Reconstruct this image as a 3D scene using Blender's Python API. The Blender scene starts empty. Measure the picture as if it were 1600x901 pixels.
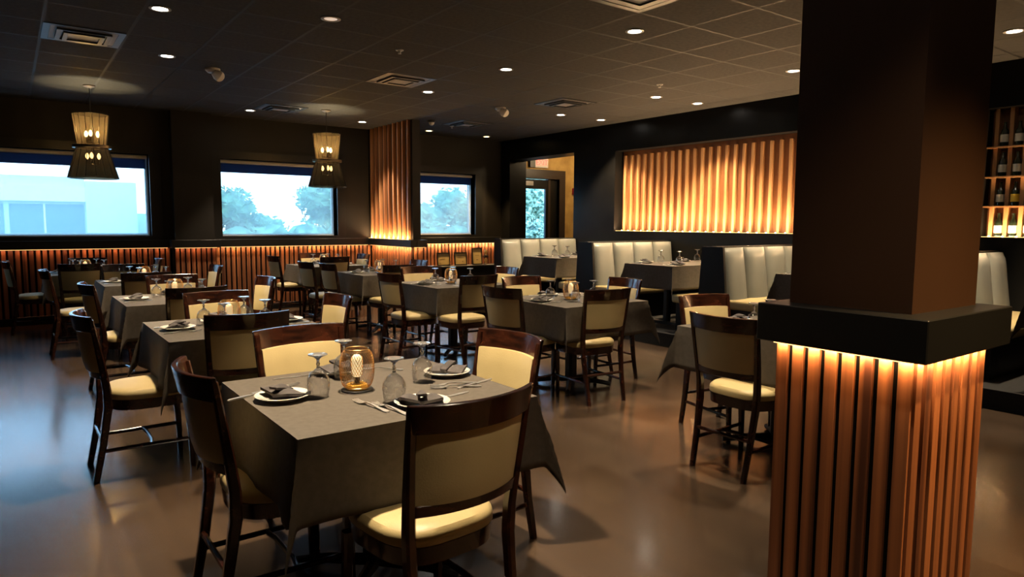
import bpy, bmesh, math, random
from mathutils import Vector, Matrix
random.seed(7)
PI = math.pi
sc = bpy.context.scene
COL = sc.collection
R = math.radians

# ------------------------------------------------------------------ camera
F_PX, PITCH, YAW, ROLL, CAM_Z = 1074.0, R(-5.42), R(36.16), R(0.30), 1.40
fw = Vector((math.sin(YAW)*math.cos(PITCH), math.cos(YAW)*math.cos(PITCH), math.sin(PITCH)))
rt0 = Vector((math.cos(YAW), -math.sin(YAW), 0)); up0 = rt0.cross(fw)
rt = math.cos(ROLL)*rt0 + math.sin(ROLL)*up0; up = -math.sin(ROLL)*rt0 + math.cos(ROLL)*up0
cd = bpy.data.cameras.new('camera'); cam = bpy.data.objects.new('camera', cd); COL.objects.link(cam)
M = Matrix.Identity(4)
for i in range(3):
    M[i][0] = rt[i]; M[i][1] = up[i]; M[i][2] = -fw[i]
M[2][3] = CAM_Z
cam.matrix_world = M
cd.sensor_width = 36; cd.lens = F_PX/1600*36; cd.clip_start = .02; cd.clip_end = 300
sc.camera = cam
sc.view_settings.view_transform = 'Standard'; sc.view_settings.look = 'None'
sc.view_settings.gamma = 1; sc.view_settings.exposure = 0; sc.view_settings.use_curve_mapping = False
try:
    sc.cycles.use_denoising = True
    sc.cycles.max_bounces = 8; sc.cycles.diffuse_bounces = 2; sc.cycles.glossy_bounces = 4
    sc.cycles.transmission_bounces = 8; sc.cycles.transparent_max_bounces = 24
    sc.cycles.sample_clamp_indirect = 4.0
    sc.cycles.caustics_reflective = False; sc.cycles.caustics_refractive = False
except Exception: pass

# ------------------------------------------------------------------ world
w = bpy.data.worlds.new('sky'); sc.world = w; w.use_nodes = True
nt = w.node_tree; bg = nt.nodes['Background']
tc = nt.nodes.new('ShaderNodeTexCoord'); sx = nt.nodes.new('ShaderNodeSeparateXYZ')
nt.links.new(tc.outputs['Generated'], sx.inputs[0])
cr = nt.nodes.new('ShaderNodeValToRGB'); nt.links.new(sx.outputs[2], cr.inputs[0])
cr.color_ramp.elements[0].position = 0.0; cr.color_ramp.elements[0].color = (.42, .66, 1, 1)
cr.color_ramp.elements[1].position = .6; cr.color_ramp.elements[1].color = (.25, .52, 1, 1)
nt.links.new(cr.outputs[0], bg.inputs[0]); bg.inputs[1].default_value = 11.0

# ------------------------------------------------------------------ light settings
CAN_W = 520.0          # watts of one recessed spot
WARM = (1, .78, .52)
LED = (1, .58, .25)
DOWNLIGHTS = [  # x, y, strength factor, colour, place words
    (1.01, 5.90, 1, WARM, 'second from the left wall, in the upper left of the view'),
    (1.33, 7.51, 1, WARM, 'below and right of the leftmost bright one'),
    (2.14, 5.37, .35, WARM, 'dim one above the left aisle'),
    (2.90, 10.38, .8, WARM, 'at the wall between the two big windows'),
    (4.65, 10.44, 1, WARM, 'just left of the slatted wall pier'),
    (4.24, 7.57, 1, WARM, 'next to the air vent near the fourth middle table'),
    (6.01, 10.70, 1.3, (1, .62, .25), 'yellowish one just right of the slatted wall pier'),
    (7.25, 10.75, 1.1, (1, .62, .25), 'yellowish one in the far corner'),
    (4.28, 5.98, 1, WARM, 'in the middle of the ceiling above the third middle table'),
    (6.68, 7.94, .5, WARM, 'right of the white emergency lamp, off the booth wall'),
    (7.49, 7.94, 1.2, (1, .72, .42), 'close to the booth wall at its far end'),
    (4.30, 4.17, 1, WARM, 'large bright one above the second middle table'),
    (6.70, 6.10, .5, WARM, 'above the platform in front of the middle booth'),
    (7.48, 6.08, 1.1, (1, .72, .42), 'close to the booth wall over the middle booth'),
    (6.70, 4.21, .5, WARM, 'at the left edge of the black pillar'),
    (6.78, 2.28, 1, WARM, 'right of the black pillar at the picture edge'),
]
AMB = (1, .62, .25)
UNSEEN = [(1.2, 2.6, 1.5, WARM, 64), (1.1, 4.35, 1.0, WARM, 64), (7.48, 4.2, .7, (1, .72, .42), 84), (4.0, 2.4, .8, WARM, 70),
          (2.9, 2.9, .6, WARM, 66), (1.35, .55, .25, WARM, 76), (2.25, .10, 1.6, AMB, 68)]

# ------------------------------------------------------------------ materials
def mat(name, col, rough=.6, metal=0., spec=.5, emit=None, es=0., trans=0., ior=1.45, coat=0., sheen=0.):
    m = bpy.data.materials.new(name); m.use_nodes = True
    b = m.node_tree.nodes['Principled BSDF']
    b.inputs['Base Color'].default_value = (*col, 1); b.inputs['Roughness'].default_value = rough
    b.inputs['Metallic'].default_value = metal; b.inputs['Specular IOR Level'].default_value = spec
    b.inputs['Transmission Weight'].default_value = trans; b.inputs['IOR'].default_value = ior
    b.inputs['Coat Weight'].default_value = coat; b.inputs['Sheen Weight'].default_value = sheen
    if emit:
        b.inputs['Emission Color'].default_value = (*emit, 1); b.inputs['Emission Strength'].default_value = es
    return m
def noise_col(m, c1, c2, scale=(5, 5, 5), detail=4, nscale=1., lo=.35, hi=.65, bump=0., bscale=1., coords='Object'):
    nt = m.node_tree; b = nt.nodes['Principled BSDF']
    tc = nt.nodes.new('ShaderNodeTexCoord'); mp = nt.nodes.new('ShaderNodeMapping')
    mp.inputs['Scale'].default_value = scale
    nz = nt.nodes.new('ShaderNodeTexNoise'); nz.inputs['Scale'].default_value = nscale; nz.inputs['Detail'].default_value = detail
    cr = nt.nodes.new('ShaderNodeValToRGB')
    cr.color_ramp.elements[0].position = lo; cr.color_ramp.elements[0].color = (*c1, 1)
    cr.color_ramp.elements[1].position = hi; cr.color_ramp.elements[1].color = (*c2, 1)
    nt.links.new(tc.outputs[coords], mp.inputs[0]); nt.links.new(mp.outputs[0], nz.inputs[0])
    nt.links.new(nz.outputs[0], cr.inputs[0]); nt.links.new(cr.outputs[0], b.inputs['Base Color'])
    if bump:
        bp = nt.nodes.new('ShaderNodeBump'); bp.inputs['Strength'].default_value = bump; bp.inputs['Distance'].default_value = .01
        n2 = nt.nodes.new('ShaderNodeTexNoise'); n2.inputs['Scale'].default_value = bscale
        nt.links.new(tc.outputs[coords], n2.inputs[0])
        nt.links.new(n2.outputs[0], bp.inputs['Height']); nt.links.new(bp.outputs[0], b.inputs['Normal'])
    return m
MT = {}
MT['black_paint'] = mat('black_paint', (.005, .005, .005), .42, spec=.3)
MT['wall_black'] = noise_col(mat('wall_black', (.02, .02, .02), .32, spec=.13), (.005, .005, .005), (.008, .008, .008), (2, 2, 2))
MT['shaft'] = noise_col(mat('shaft_paint', (.03, .02, .015), .6, spec=.3), (.030, .012, .004), (.035, .014, .005), (2, 2, 2))
MT['wall_dark'] = noise_col(mat('wall_dark', (.03, .025, .02), .6, spec=.3), (.0035, .0026, .0018), (.0055, .0042, .003), (2, 2, 2), bump=.1, bscale=60)
MT['ceil'] = noise_col(mat('ceiling_tile', (.05, .05, .05), .85, spec=.2), (.022, .0215, .021), (.032, .031, .030), (30, 30, 30), bump=.25, bscale=220)
MT['tbar'] = mat('ceiling_bar', (.009, .009, .0095), .6, spec=.2)
# floor
mf = mat('floor_wood', (.08, .06, .05), .30, spec=.6, coat=.4)
mf.node_tree.nodes['Principled BSDF'].inputs['Coat Roughness'].default_value = .14; MT['floor'] = mf
nt = mf.node_tree; b = nt.nodes['Principled BSDF']
tc = nt.nodes.new('ShaderNodeTexCoord'); mp = nt.nodes.new('ShaderNodeMapping'); mp.inputs['Rotation'].default_value = (0, 0, PI/2)
bk = nt.nodes.new('ShaderNodeTexBrick'); bk.offset = .37
bk.inputs['Scale'].default_value = 1; bk.inputs['Brick Width'].default_value = 1.2; bk.inputs['Row Height'].default_value = .18
bk.inputs['Mortar Size'].default_value = .0012; bk.inputs['Color1'].default_value = (.044, .027, .016, 1)
bk.inputs['Color2'].default_value = (.072, .048, .031, 1); bk.inputs['Mortar'].default_value = (.03, .022, .018, 1)
bk.inputs['Bias'].default_value = 0
nt.links.new(tc.outputs['Object'], mp.inputs[0]); nt.links.new(mp.outputs[0], bk.inputs[0])
mp2 = nt.nodes.new('ShaderNodeMapping'); mp2.inputs['Scale'].default_value = (14, 1.2, 1)
nz = nt.nodes.new('ShaderNodeTexNoise'); nz.inputs['Scale'].default_value = 1; nz.inputs['Detail'].default_value = 6
nt.links.new(tc.outputs['Object'], mp2.inputs[0]); nt.links.new(mp2.outputs[0], nz.inputs[0])
mx = nt.nodes.new('ShaderNodeMix'); mx.data_type = 'RGBA'; mx.blend_type = 'MULTIPLY'; mx.inputs[0].default_value = .75
cr = nt.nodes.new('ShaderNodeValToRGB'); cr.color_ramp.elements[0].position = .25; cr.color_ramp.elements[0].color = (.75, .74, .73, 1)
cr.color_ramp.elements[1].position = .75; cr.color_ramp.elements[1].color = (1.15, 1.12, 1.08, 1)
nt.links.new(nz.outputs[0], cr.inputs[0]); nt.links.new(bk.outputs[0], mx.inputs[6]); nt.links.new(cr.outputs[0], mx.inputs[7])
nt.links.new(mx.outputs[2], b.inputs['Base Color'])
rr = nt.nodes.new('ShaderNodeMapRange'); rr.inputs[3].default_value = .22; rr.inputs[4].default_value = .34
n3 = nt.nodes.new('ShaderNodeTexNoise'); n3.inputs['Scale'].default_value = 2.5; n3.inputs['Detail'].default_value = 5
nt.links.new(tc.outputs['Object'], n3.inputs[0]); nt.links.new(n3.outputs[0], rr.inputs[0]); b.inputs['Roughness'].default_value = .27

def slat_mat(name, axis, lights, darks, k=9.):
    s = (k, .6, .25) if axis == 'x' else (.6, k, .25)
    if axis == 'xy': s = (k, k, .25)
    return noise_col(mat(name, darks, .5), darks, lights, s, detail=3, nscale=1, lo=.35, hi=.68)
MT['slat_x'] = slat_mat('walnut_slat', 'xy', (.32, .115, .042), (.060, .018, .008), 21)
MT['slat_pier'] = slat_mat('walnut_pier_slat', 'xy', (.40, .19, .085), (.20, .075, .03), 9)
MT['fin'] = slat_mat('oak_fin', 'xy', (.46, .26, .12), (.33, .165, .070), 7)
MT['backing'] = mat('slat_backing', (.002, .0018, .0015), .9, spec=.1)
MT['fin_back'] = slat_mat('oak_backing', 'xy', (.20, .08, .028), (.13, .05, .017), 4)
MT['chair_wood'] = noise_col(mat('mahogany', (.05, .02, .01), .22, coat=.3), (.008, .003, .002), (.040, .011, .005), (6, 30, 30), detail=5)
MT['cream'] = noise_col(mat('cream_vinyl', (.6, .5, .3), .45), (.44, .35, .17), (.50, .40, .20), (3, 3, 3), bump=.06, bscale=180)
MT['white_vinyl'] = noise_col(mat('white_vinyl', (.55, .55, .48), .35), (.20, .205, .18), (.24, .245, .215), (2, 2, 2), bump=.05, bscale=90)
MT['booth_black'] = mat('booth_black', (.004, .004, .004), .5, spec=.25)
MT['cloth'] = noise_col(mat('black_tablecloth', (.05, .045, .04), .75, spec=.25), (.078, .067, .054), (.094, .081, .066), (40, 40, 40), bump=.15, bscale=500)
MT['napkin'] = noise_col(mat('charcoal_napkin', (.06, .05, .05), .85), (.050, .044, .044), (.075, .066, .064), (30, 30, 30))
MT['china'] = mat('white_china', (.60, .58, .52), .12, coat=.4)
MT['steel'] = mat('steel', (.85, .83, .80), .36, metal=1)
MT['darksteel'] = mat('dark_steel', (.25, .24, .24), .25, metal=1)
MT['copper'] = mat('copper_wire', (.85, .52, .22), .25, metal=1)
MT['glow'] = mat('lamp_glow', (1, .85, .55), .5, emit=(1, .70, .34), es=1.1)
MT['amber'] = mat('amber_base', (.75, .36, .05), .25, metal=.6, emit=(1, .45, .05), es=.10)
MT['black_metal'] = mat('black_metal', (.008, .008, .008), .4)
MT['can_lens'] = mat('downlight_lens', (1, 1, 1), .5, emit=(1, .92, .80), es=60)
MT['can_lens_y'] = mat('downlight_lens_amber', (1, .9, .6), .5, emit=(1, .72, .30), es=30)
MT['can_dim'] = mat('downlight_lens_dim', (1, .9, .8), .5, emit=(1, .78, .62), es=.6)
MT['can_trim'] = mat('downlight_trim', (.35, .34, .33), .4)
MT['led'] = mat('led_tape', (1, .7, .4), .5, emit=(1, .56, .20), es=3)
MT['led_dot'] = mat('led_dot', (1, .8, .5), .5, emit=(1, .70, .30), es=22)
MT['yellow_wall'] = noise_col(mat('mustard_plaster', (.5, .3, .08), .7), (.42, .25, .07), (.60, .38, .12), (4, 4, 4), detail=6, bump=.2, bscale=25)
MT['brown_frame'] = mat('dark_brown_frame', (.035, .022, .016), .4)
MT['white_plastic'] = mat('white_plastic', (.62, .58, .54), .4)
MT['red'] = mat('red_plastic', (.35, .02, .02), .4)
MT['vent'] = mat('vent_core', (.16, .15, .16), .5)
MT['bulb'] = mat('bulb', (1, .85, .5), .3, emit=(1, .74, .38), es=45)
MT['ring'] = mat('pendant_ring', (.22, .17, .12), .3, metal=.8)
def thin(name, tcol, tw, other, spec_w=.06, rough=.05):
    m = bpy.data.materials.new(name); m.use_nodes = True; nt = m.node_tree
    for n in list(nt.nodes): nt.nodes.remove(n)
    o = nt.nodes.new('ShaderNodeOutputMaterial'); t = nt.nodes.new('ShaderNodeBsdfTransparent'); t.inputs[0].default_value = (*tcol, 1)
    mx = nt.nodes.new('ShaderNodeMixShader'); mx.inputs[0].default_value = tw
    if other == 'glossy':
        d = nt.nodes.new('ShaderNodeBsdfGlossy'); d.inputs['Roughness'].default_value = rough
        d.inputs[0].default_value = (1, 1, 1, 1)
        nt.links.new(t.outputs[0], mx.inputs[1]); nt.links.new(d.outputs[0], mx.inputs[2])
    else:
        a = nt.nodes.new('ShaderNodeBsdfTranslucent'); a.inputs[0].default_value = (*other, 1)
        d = nt.nodes.new('ShaderNodeBsdfDiffuse'); d.inputs[0].default_value = (*other, 1)
        m2 = nt.nodes.new('ShaderNodeMixShader'); m2.inputs[0].default_value = .3
        nt.links.new(a.outputs[0], m2.inputs[1]); nt.links.new(d.outputs[0], m2.inputs[2])
        nt.links.new(t.outputs[0], mx.inputs[1]); nt.links.new(m2.outputs[0], mx.inputs[2])
    nt.links.new(mx.outputs[0], o.inputs[0]); return m
def clear_glass():
    m = bpy.data.materials.new('clear_glass'); m.use_nodes = True; nt = m.node_tree
    for n in list(nt.nodes): nt.nodes.remove(n)
    o = nt.nodes.new('ShaderNodeOutputMaterial'); t = nt.nodes.new('ShaderNodeBsdfTransparent'); t.inputs[0].default_value = (.99, .99, .99, 1)
    g = nt.nodes.new('ShaderNodeBsdfGlossy'); g.inputs['Roughness'].default_value = .045; g.inputs[0].default_value = (1, 1, 1, 1)
    lw = nt.nodes.new('ShaderNodeLayerWeight'); lw.inputs[0].default_value = .16
    mr = nt.nodes.new('ShaderNodeMapRange'); mr.inputs[1].default_value = 0; mr.inputs[2].default_value = 1; mr.inputs[3].default_value = .055; mr.inputs[4].default_value = .95
    mx = nt.nodes.new('ShaderNodeMixShader')
    nt.links.new(lw.outputs['Facing'], mr.inputs[0]); nt.links.new(mr.outputs[0], mx.inputs[0])
    nt.links.new(t.outputs[0], mx.inputs[1]); nt.links.new(g.outputs[0], mx.inputs[2]); nt.links.new(mx.outputs[0], o.inputs[0]); return m
MT['glass'] = clear_glass()
MT['stem_glass'] = mat('solid_glass', (1, 1, 1), .06, trans=.86, ior=1.5, spec=.8)
MT['pane'] = thin('window_pane', (.95, 1, 1), .06, 'glossy')
MT['screen'] = thin('solar_screen', (.94, .94, .90), .38, (.38, .42, .38))
MT['screen_dark'] = thin('solar_screen_roll', (.5, .6, .9), .97, (.022, .036, .06))
MT['shade'] = thin('smoked_organza', (.50, .37, .21), .55, (.026, .017, .008))
MT['shade_low'] = thin('black_organza', (.35, .26, .16), .80, (.012, .009, .006))
MT['leaf'] = noise_col(mat('tree_leaf', (.1, .3, .15), .7), (.035, .13, .07), (.22, .42, .22), (3, 3, 3), detail=8, lo=.4, hi=.62)
MT['bush'] = noise_col(mat('bush_leaf', (.1, .3, .15), .6), (.03, .09, .05), (.42, .58, .40), (9, 9, 9), detail=8, lo=.42, hi=.6)
MT['bark'] = mat('bark', (.12, .09, .07), .8)
MT['asphalt'] = noise_col(mat('asphalt', (.2, .2, .2), .8), (.16, .18, .18), (.26, .28, .28), (3, 3, 3))
MT['pale_panel'] = mat('pale_panel', (.60, .78, .80), .6)
MT['far_glass'] = mat('far_window', (.10, .22, .38), .3)
MT['far_trim'] = mat('far_trim', (.75, .8, .8), .6)
MT['paper'] = noise_col(mat('certificate_paper', (.5, .36, .14), .6), (.50, .36, .14), (.62, .47, .22), (5, 5, 5))
MT['ink'] = mat('ink', (.05, .03, .02), .6)
MT['gold'] = mat('gold', (.7, .5, .2), .3, metal=.8)
MT['exit_face'] = mat('exit_face', (.8, .7, .6), .5, emit=(1, .75, .5), es=.12)
MT['exit_red'] = mat('exit_letters', (.9, .05, .05), .5, emit=(1, .08, .06), es=3)
MT['bottle_dark'] = mat('dark_bottle', (.012, .02, .012), .08, coat=.5)
MT['label_white'] = mat('bottle_label', (.75, .68, .55), .6)
MT['label_yellow'] = mat('yellow_label', (.8, .55, .05), .6)
MT['carpet'] = noise_col(mat('black_carpet', (.01, .01, .01), .9), (.008, .008, .008), (.014, .013, .012), (60, 60, 60))

# ------------------------------------------------------------------ mesh helpers
def new(): return bmesh.new()
def box(bm, x0, x1, y0, y1, z0, z1):
    v = [bm.verts.new(p) for p in ((x0,y0,z0),(x1,y0,z0),(x1,y1,z0),(x0,y1,z0),(x0,y0,z1),(x1,y0,z1),(x1,y1,z1),(x0,y1,z1))]
    for f in ((0,3,2,1),(4,5,6,7),(0,1,5,4),(1,2,6,5),(2,3,7,6),(3,0,4,7)): bm.faces.new([v[i] for i in f])
def tube(bm, pts, rad, n=8, closed=False, cap=True, flat=1.):
    """round tube along pts; rad a number or list"""
    pts = [Vector(p) for p in pts]; N = len(pts)
    rad = rad if isinstance(rad, (list, tuple)) else [rad]*N
    rings = []; prev = None
    for i, p in enumerate(pts):
        if closed: d = pts[(i+1) % N]-pts[i-1]
        else: d = pts[min(i+1, N-1)]-pts[max(i-1, 0)]
        if d.length < 1e-9: d = Vector((0, 0, 1))
        d.normalize()
        a = prev if prev is not None else (Vector((0, 0, 1)) if abs(d.z) < .9 else Vector((1, 0, 0)))
        a = (a - d*a.dot(d))
        if a.length < 1e-6: a = Vector((1, 0, 0)) - d*d.x
        a.normalize(); prev = a; c = d.cross(a)
        rings.append([bm.verts.new(p + (a*math.cos(2*PI*k/n)*flat + c*math.sin(2*PI*k/n))*rad[i]) for k in range(n)])
    m = N if closed else N-1
    for i in range(m):
        A, B = rings[i], rings[(i+1) % N]
        for k in range(n): bm.faces.new((A[k], A[(k+1) % n], B[(k+1) % n], B[k]))
    if cap and not closed:
        bm.faces.new(rings[0][::-1]); bm.faces.new(rings[-1])
def rectbar(bm, pts, wx, wy):
    """bar with horizontal rectangular sections at pts; wx, wy lists or numbers"""
    N = len(pts); wx = wx if isinstance(wx, (list, tuple)) else [wx]*N; wy = wy if isinstance(wy, (list, tuple)) else [wy]*N
    rs = []
    for (x, y, z), a, b in zip(pts, wx, wy):
        c = min(a, b)*.22
        rs.append([bm.verts.new((x+sx, y+sy, z)) for sx, sy in ((-a/2+c,-b/2),(a/2-c,-b/2),(a/2,-b/2+c),(a/2,b/2-c),(a/2-c,b/2),(-a/2+c,b/2),(-a/2,b/2-c),(-a/2,-b/2+c))])
    for A, B in zip(rs, rs[1:]):
        for k in range(8): bm.faces.new((A[k], A[(k+1) % 8], B[(k+1) % 8], B[k]))
    bm.faces.new(rs[0][::-1]); bm.faces.new(rs[-1])
def lathe(bm, prof, n=24, closed=False, cx=0, cy=0, cap=True):
    rs = []
    for r, z in prof:
        if r < 1e-6: rs.append([bm.verts.new((cx, cy, z))])
        else: rs.append([bm.verts.new((cx+r*math.cos(2*PI*k/n), cy+r*math.sin(2*PI*k/n), z)) for k in range(n)])
    pairs = list(zip(rs, rs[1:])) + ([(rs[-1], rs[0])] if closed else [])
    for A, B in pairs:
        if len(A) == 1 and len(B) == 1: continue
        for k in range(n):
            if len(A) == 1: bm.faces.new((A[0], B[(k+1) % n], B[k]))
            elif len(B) == 1: bm.faces.new((A[k], A[(k+1) % n], B[0]))
            else: bm.faces.new((A[k], A[(k+1) % n], B[(k+1) % n], B[k]))
    if cap and not closed:
        if len(rs[0]) > 1: bm.faces.new(rs[0][::-1])
        if len(rs[-1]) > 1: bm.faces.new(rs[-1])
def bev(bm, w, seg=2):
    bmesh.ops.bevel(bm, geom=list(bm.edges), offset=w, segments=seg, affect='EDGES', profile=.6, clamp_overlap=True)
def obj(name, bm, m, parent=None, smooth=True, loc=None, auto=35):
    bmesh.ops.recalc_face_normals(bm, faces=bm.faces)
    me = bpy.data.meshes.new(name); bm.to_mesh(me); bm.free()
    if m: me.materials.append(MT[m] if isinstance(m, str) else m)
    if smooth:
        me.polygons.foreach_set('use_smooth', [True]*len(me.polygons))
        try: me.set_sharp_from_angle(angle=R(auto))
        except Exception: pass
    o = bpy.data.objects.new(name, me); COL.objects.link(o)
    if parent: o.parent = parent
    if loc: o.location = loc
    return o
def thing(name, label, cat, loc=(0, 0, 0), rz=0, group=None):
    o = bpy.data.objects.new(name, None); COL.objects.link(o); o.empty_display_size = .05
    o.location = loc; o.rotation_euler = (0, 0, rz); o['label'] = label; o['category'] = cat
    if group: o['group'] = group
    return o
def tag(o, label, cat, group=None):
    o['label'] = label; o['category'] = cat
    if group: o['group'] = group
    return o
def struct(name, bm, m, smooth=False):
    o = obj(name, bm, m, smooth=smooth); o['kind'] = 'structure'; return o
KIDS = {}
def dup(root, loc, rz, label, group=None):
    if root not in KIDS:
        KIDS[root] = [(ch, list(ch.children)) for ch in root.children]
    r = root.copy(); COL.objects.link(r); r.location = loc; r.rotation_euler = (0, 0, rz)
    r['label'] = label
    if group: r['group'] = group
    for ch, gs in KIDS[root]:
        c = ch.copy(); COL.objects.link(c); c.parent = r
        for g in gs:
            d = g.copy(); COL.objects.link(d); d.parent = c
    return r
class Kind:
    """first use places the original, later uses place copies"""
    def __init__(s, make): s.make = make; s.root = None
    def put(s, loc, rz, label, group=None):
        if s.root is None:
            s.root = s.make(); s.root.location = loc; s.root.rotation_euler = (0, 0, rz); s.root['label'] = label
            if group: s.root['group'] = group
            return s.root
        return dup(s.root, loc, rz, label, group)
def light(kind, name, loc, energy, color, **kw):
    l = bpy.data.lights.new(name, kind); l.energy = energy; l.color = color
    o = bpy.data.objects.new(name, l); COL.objects.link(o); o.location = loc
    for k, v in kw.items():
        if k == 'rot': o.rotation_euler = v
        elif k == 'aim': o.rotation_euler = Vector(v).to_track_quat('-Z', 'Y').to_euler()
        else: setattr(l, k, v)
    return o
def text_mesh(name, s, size, m, depth=.002, parent=None, loc=(0, 0, 0), rot=(0, 0, 0)):
    cu = bpy.data.curves.new(name, 'FONT'); cu.body = s; cu.size = size; cu.extrude = depth; cu.align_x = 'CENTER'; cu.align_y = 'CENTER'
    t = bpy.data.objects.new(name, cu); COL.objects.link(t)
    dg = bpy.context.evaluated_depsgraph_get(); me = bpy.data.meshes.new_from_object(t.evaluated_get(dg))
    bpy.data.objects.remove(t); me.materials.clear(); me.materials.append(MT[m])
    o = bpy.data.objects.new(name, me); COL.objects.link(o); o.location = loc; o.rotation_euler = rot
    if parent: o.parent = parent
    return o

# ================================================================== STRUCTURE
WY = 11.25; WX = 7.95; H = 3.0; XL = -2.6; YB = -2.6; PF = .15   # window wall, booth wall, ceiling, left wall, rear wall, platform
bm = new(); box(bm, XL-.3, 11.2, YB-.3, WY+.3, -.1, 0); struct('floor', bm, 'floor')
bm = new(); box(bm, XL-.3, 11.2, YB-.3, WY+.3, H, H+.2); struct('ceiling', bm, 'ceil')
bm = new()
i = -12
while 3.968+i*.61 < WX:
    x = 3.968+i*.61
    if x > XL: box(bm, x-.012, x+.012, YB, WY, H-.0005, H+.001)
    i += 1
i = -14
while 5.6355+i*.61 < WY:
    y = 5.6355+i*.61
    if y > YB: box(bm, XL, WX, y-.012, y+.012, H-.0004, H+.001)
    i += 1
struct('trim_ceiling_grid', bm, 'tbar')
bm = new(); box(bm, XL-.3, XL, YB-.3, WY+.3, 0, H); struct('wall_left', bm, 'wall_dark')
bm = new(); box(bm, XL, 11.2, YB-.3, YB, 0, H); struct('wall_rear', bm, 'wall_dark')
# window wall
WINS = [(-1.9, 1.69, 1.19, 2.36), (2.67, 4.53, 1.178, 2.365), (5.62, 7.32, 1.18, 2.33)]
bm = new(); th = .28
xs = [XL] + [v for wn in WINS for v in wn[:2]] + [8.35]
for a, b2 in ((XL, WINS[0][0]), (WINS[0][1], WINS[1][0]), (WINS[1][1], WINS[2][0]), (WINS[2][1], 8.35)):
    box(bm, a, b2, WY, WY+th, 0, H)
for x0, x1, z0, z1 in WINS:
    box(bm, x0, x1, WY, WY+th, 0, z0); box(bm, x0, x1, WY, WY+th, z1, H)
box(bm, 1.97, 2.51, WY-.2, WY, 1.13, H)          # shallow pilaster between the first two windows
struct('wall_window', bm, 'wall_dark')
for n, (x0, x1, z0, z1) in enumerate(WINS):
    bm = new(); t = .10; d0, d1 = WY-.03, WY+.14
    X0, X1 = x0-.13, x1+.15
    box(bm, X0, x0, d0, d1, z0-.06, z1+.12); box(bm, x1, X1, d0, d1, z0-.06, z1+.12)
    box(bm, x0, x1, d0, d1, z1, z1+.12); box(bm, x0, x1, d0, d1, z0-.06, z0)
    wo = struct('window_%d' % (n+1), bm, 'black_paint')
    bm = new(); f = .035
    box(bm, x0, x0+f, WY+.16, WY+.2, z0, z1); box(bm, x1-f, x1, WY+.16, WY+.2, z0, z1)
    box(bm, x0+f, x1-f, WY+.16, WY+.2, z1-f, z1); box(bm, x0+f, x1-f, WY+.16, WY+.2, z0, z0+f)
    obj('window_frame', bm, 'white_plastic', wo, smooth=False)
    bm = new(); box(bm, x0+f, x1-f, WY+.175, WY+.181, z0+f, z1-f); obj('window_pane', bm, 'pane', wo, smooth=False)
    where = ['widest window at the far left', 'window behind the right pendant', 'window right of the slatted pier'][n]
    rb = thing('roller_blind', 'grey see-through roller blind in the '+where, 'blind', ((x0+x1)/2, WY+.10, z1))
    wd = (x1-x0)/2
    bm = new(); box(bm, -wd+.03, wd-.03, -.0015, .0015, -(z1-z0)+.012, -.20); obj('screen_cloth', bm, 'screen', rb, smooth=False)
    bm = new(); box(bm, -wd+.03, wd-.03, -.004, .004, -.20, -.05); o = obj('valance', bm, 'screen_dark', rb, smooth=False); o['label'] = 'darker doubled band below the roller tube'
    bm = new(); tube(bm, [(-wd+.01, 0, -.035), (wd-.01, 0, -.035)], .028, 16); obj('roller_tube', bm, 'can_trim', rb)
    bm = new(); box(bm, -wd+.03, wd-.03, -.008, .008, -(z1-z0), -(z1-z0)+.014); obj('bottom_bar', bm, 'can_trim', rb, smooth=False)
# rail and wainscot along the window wall (interrupted by the pier)
RT, RB = 1.13, 1.015
bm = new()
box(bm, XL, 1.90, WY-.10, WY, RB, RT); box(bm, 1.90, 2.58, WY-.28, WY, RB, RT); box(bm, 2.58, 5.13, WY-.10, WY, RB, RT)
box(bm, 5.33, 7.86, WY-.10, WY, RB, RT); bev(bm, .004, 1)
struct('trim_window_rail', bm, 'black_paint')
def slats_x(bm, x0, x1, yface, z0, z1, pitch, wdt, dep):
    n = int(round((x1-x0)/pitch))
    for k in range(n):
        x = x0+(k+.5)*(x1-x0)/n
        dz = 0
        box(bm, x-wdt/2, x+wdt/2, yface-dep, yface, z0, z1+dz)
def slats_y(bm, y0, y1, xface, z0, z1, pitch, wdt, dep, sgn=-1):
    n = int(round((y1-y0)/pitch))
    for k in range(n):
        y = y0+(k+.5)*(y1-y0)/n
        xa, xb = sorted((xface, xface+sgn*dep)); box(bm, xa, xb, y-wdt/2, y+wdt/2, z0, z1)
bm = new(); slats_x(bm, XL, 1.93, WY-.012, .10, RB, .076, .049, .022); slats_x(bm, 1.95, 2.53, WY-.192, .10, RB, .076, .049, .022)
slats_x(bm, 2.55, 5.13, WY-.012, .10, RB, .076, .049, .022); slats_x(bm, 5.34, 7.84, WY-.012, .10, RB, .076, .049, .022)
struct('trim_wainscot_slats', bm, 'slat_x')
bm = new(); box(bm, XL, 1.95, WY-.012, WY, 0, RB); box(bm, 1.95, 2.53, WY-.192, WY, 0, RB); box(bm, 2.53, 5.16, WY-.012, WY, 0, RB); box(bm, 5.3, 7.86, WY-.012, WY, 0, RB)
struct('trim_wainscot_backing', bm, 'backing')
bm = new(); box(bm, XL, 1.93, WY-.05, WY-.012, 0, .10); box(bm, 1.93, 2.55, WY-.23, WY-.19, 0, .10); box(bm, 2.55, 5.12, WY-.05, WY-.012, 0, .10); box(bm, 5.34, 7.84, WY-.05, WY-.012, 0, .10)
struct('baseboard_window', bm, 'black_paint')
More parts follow.
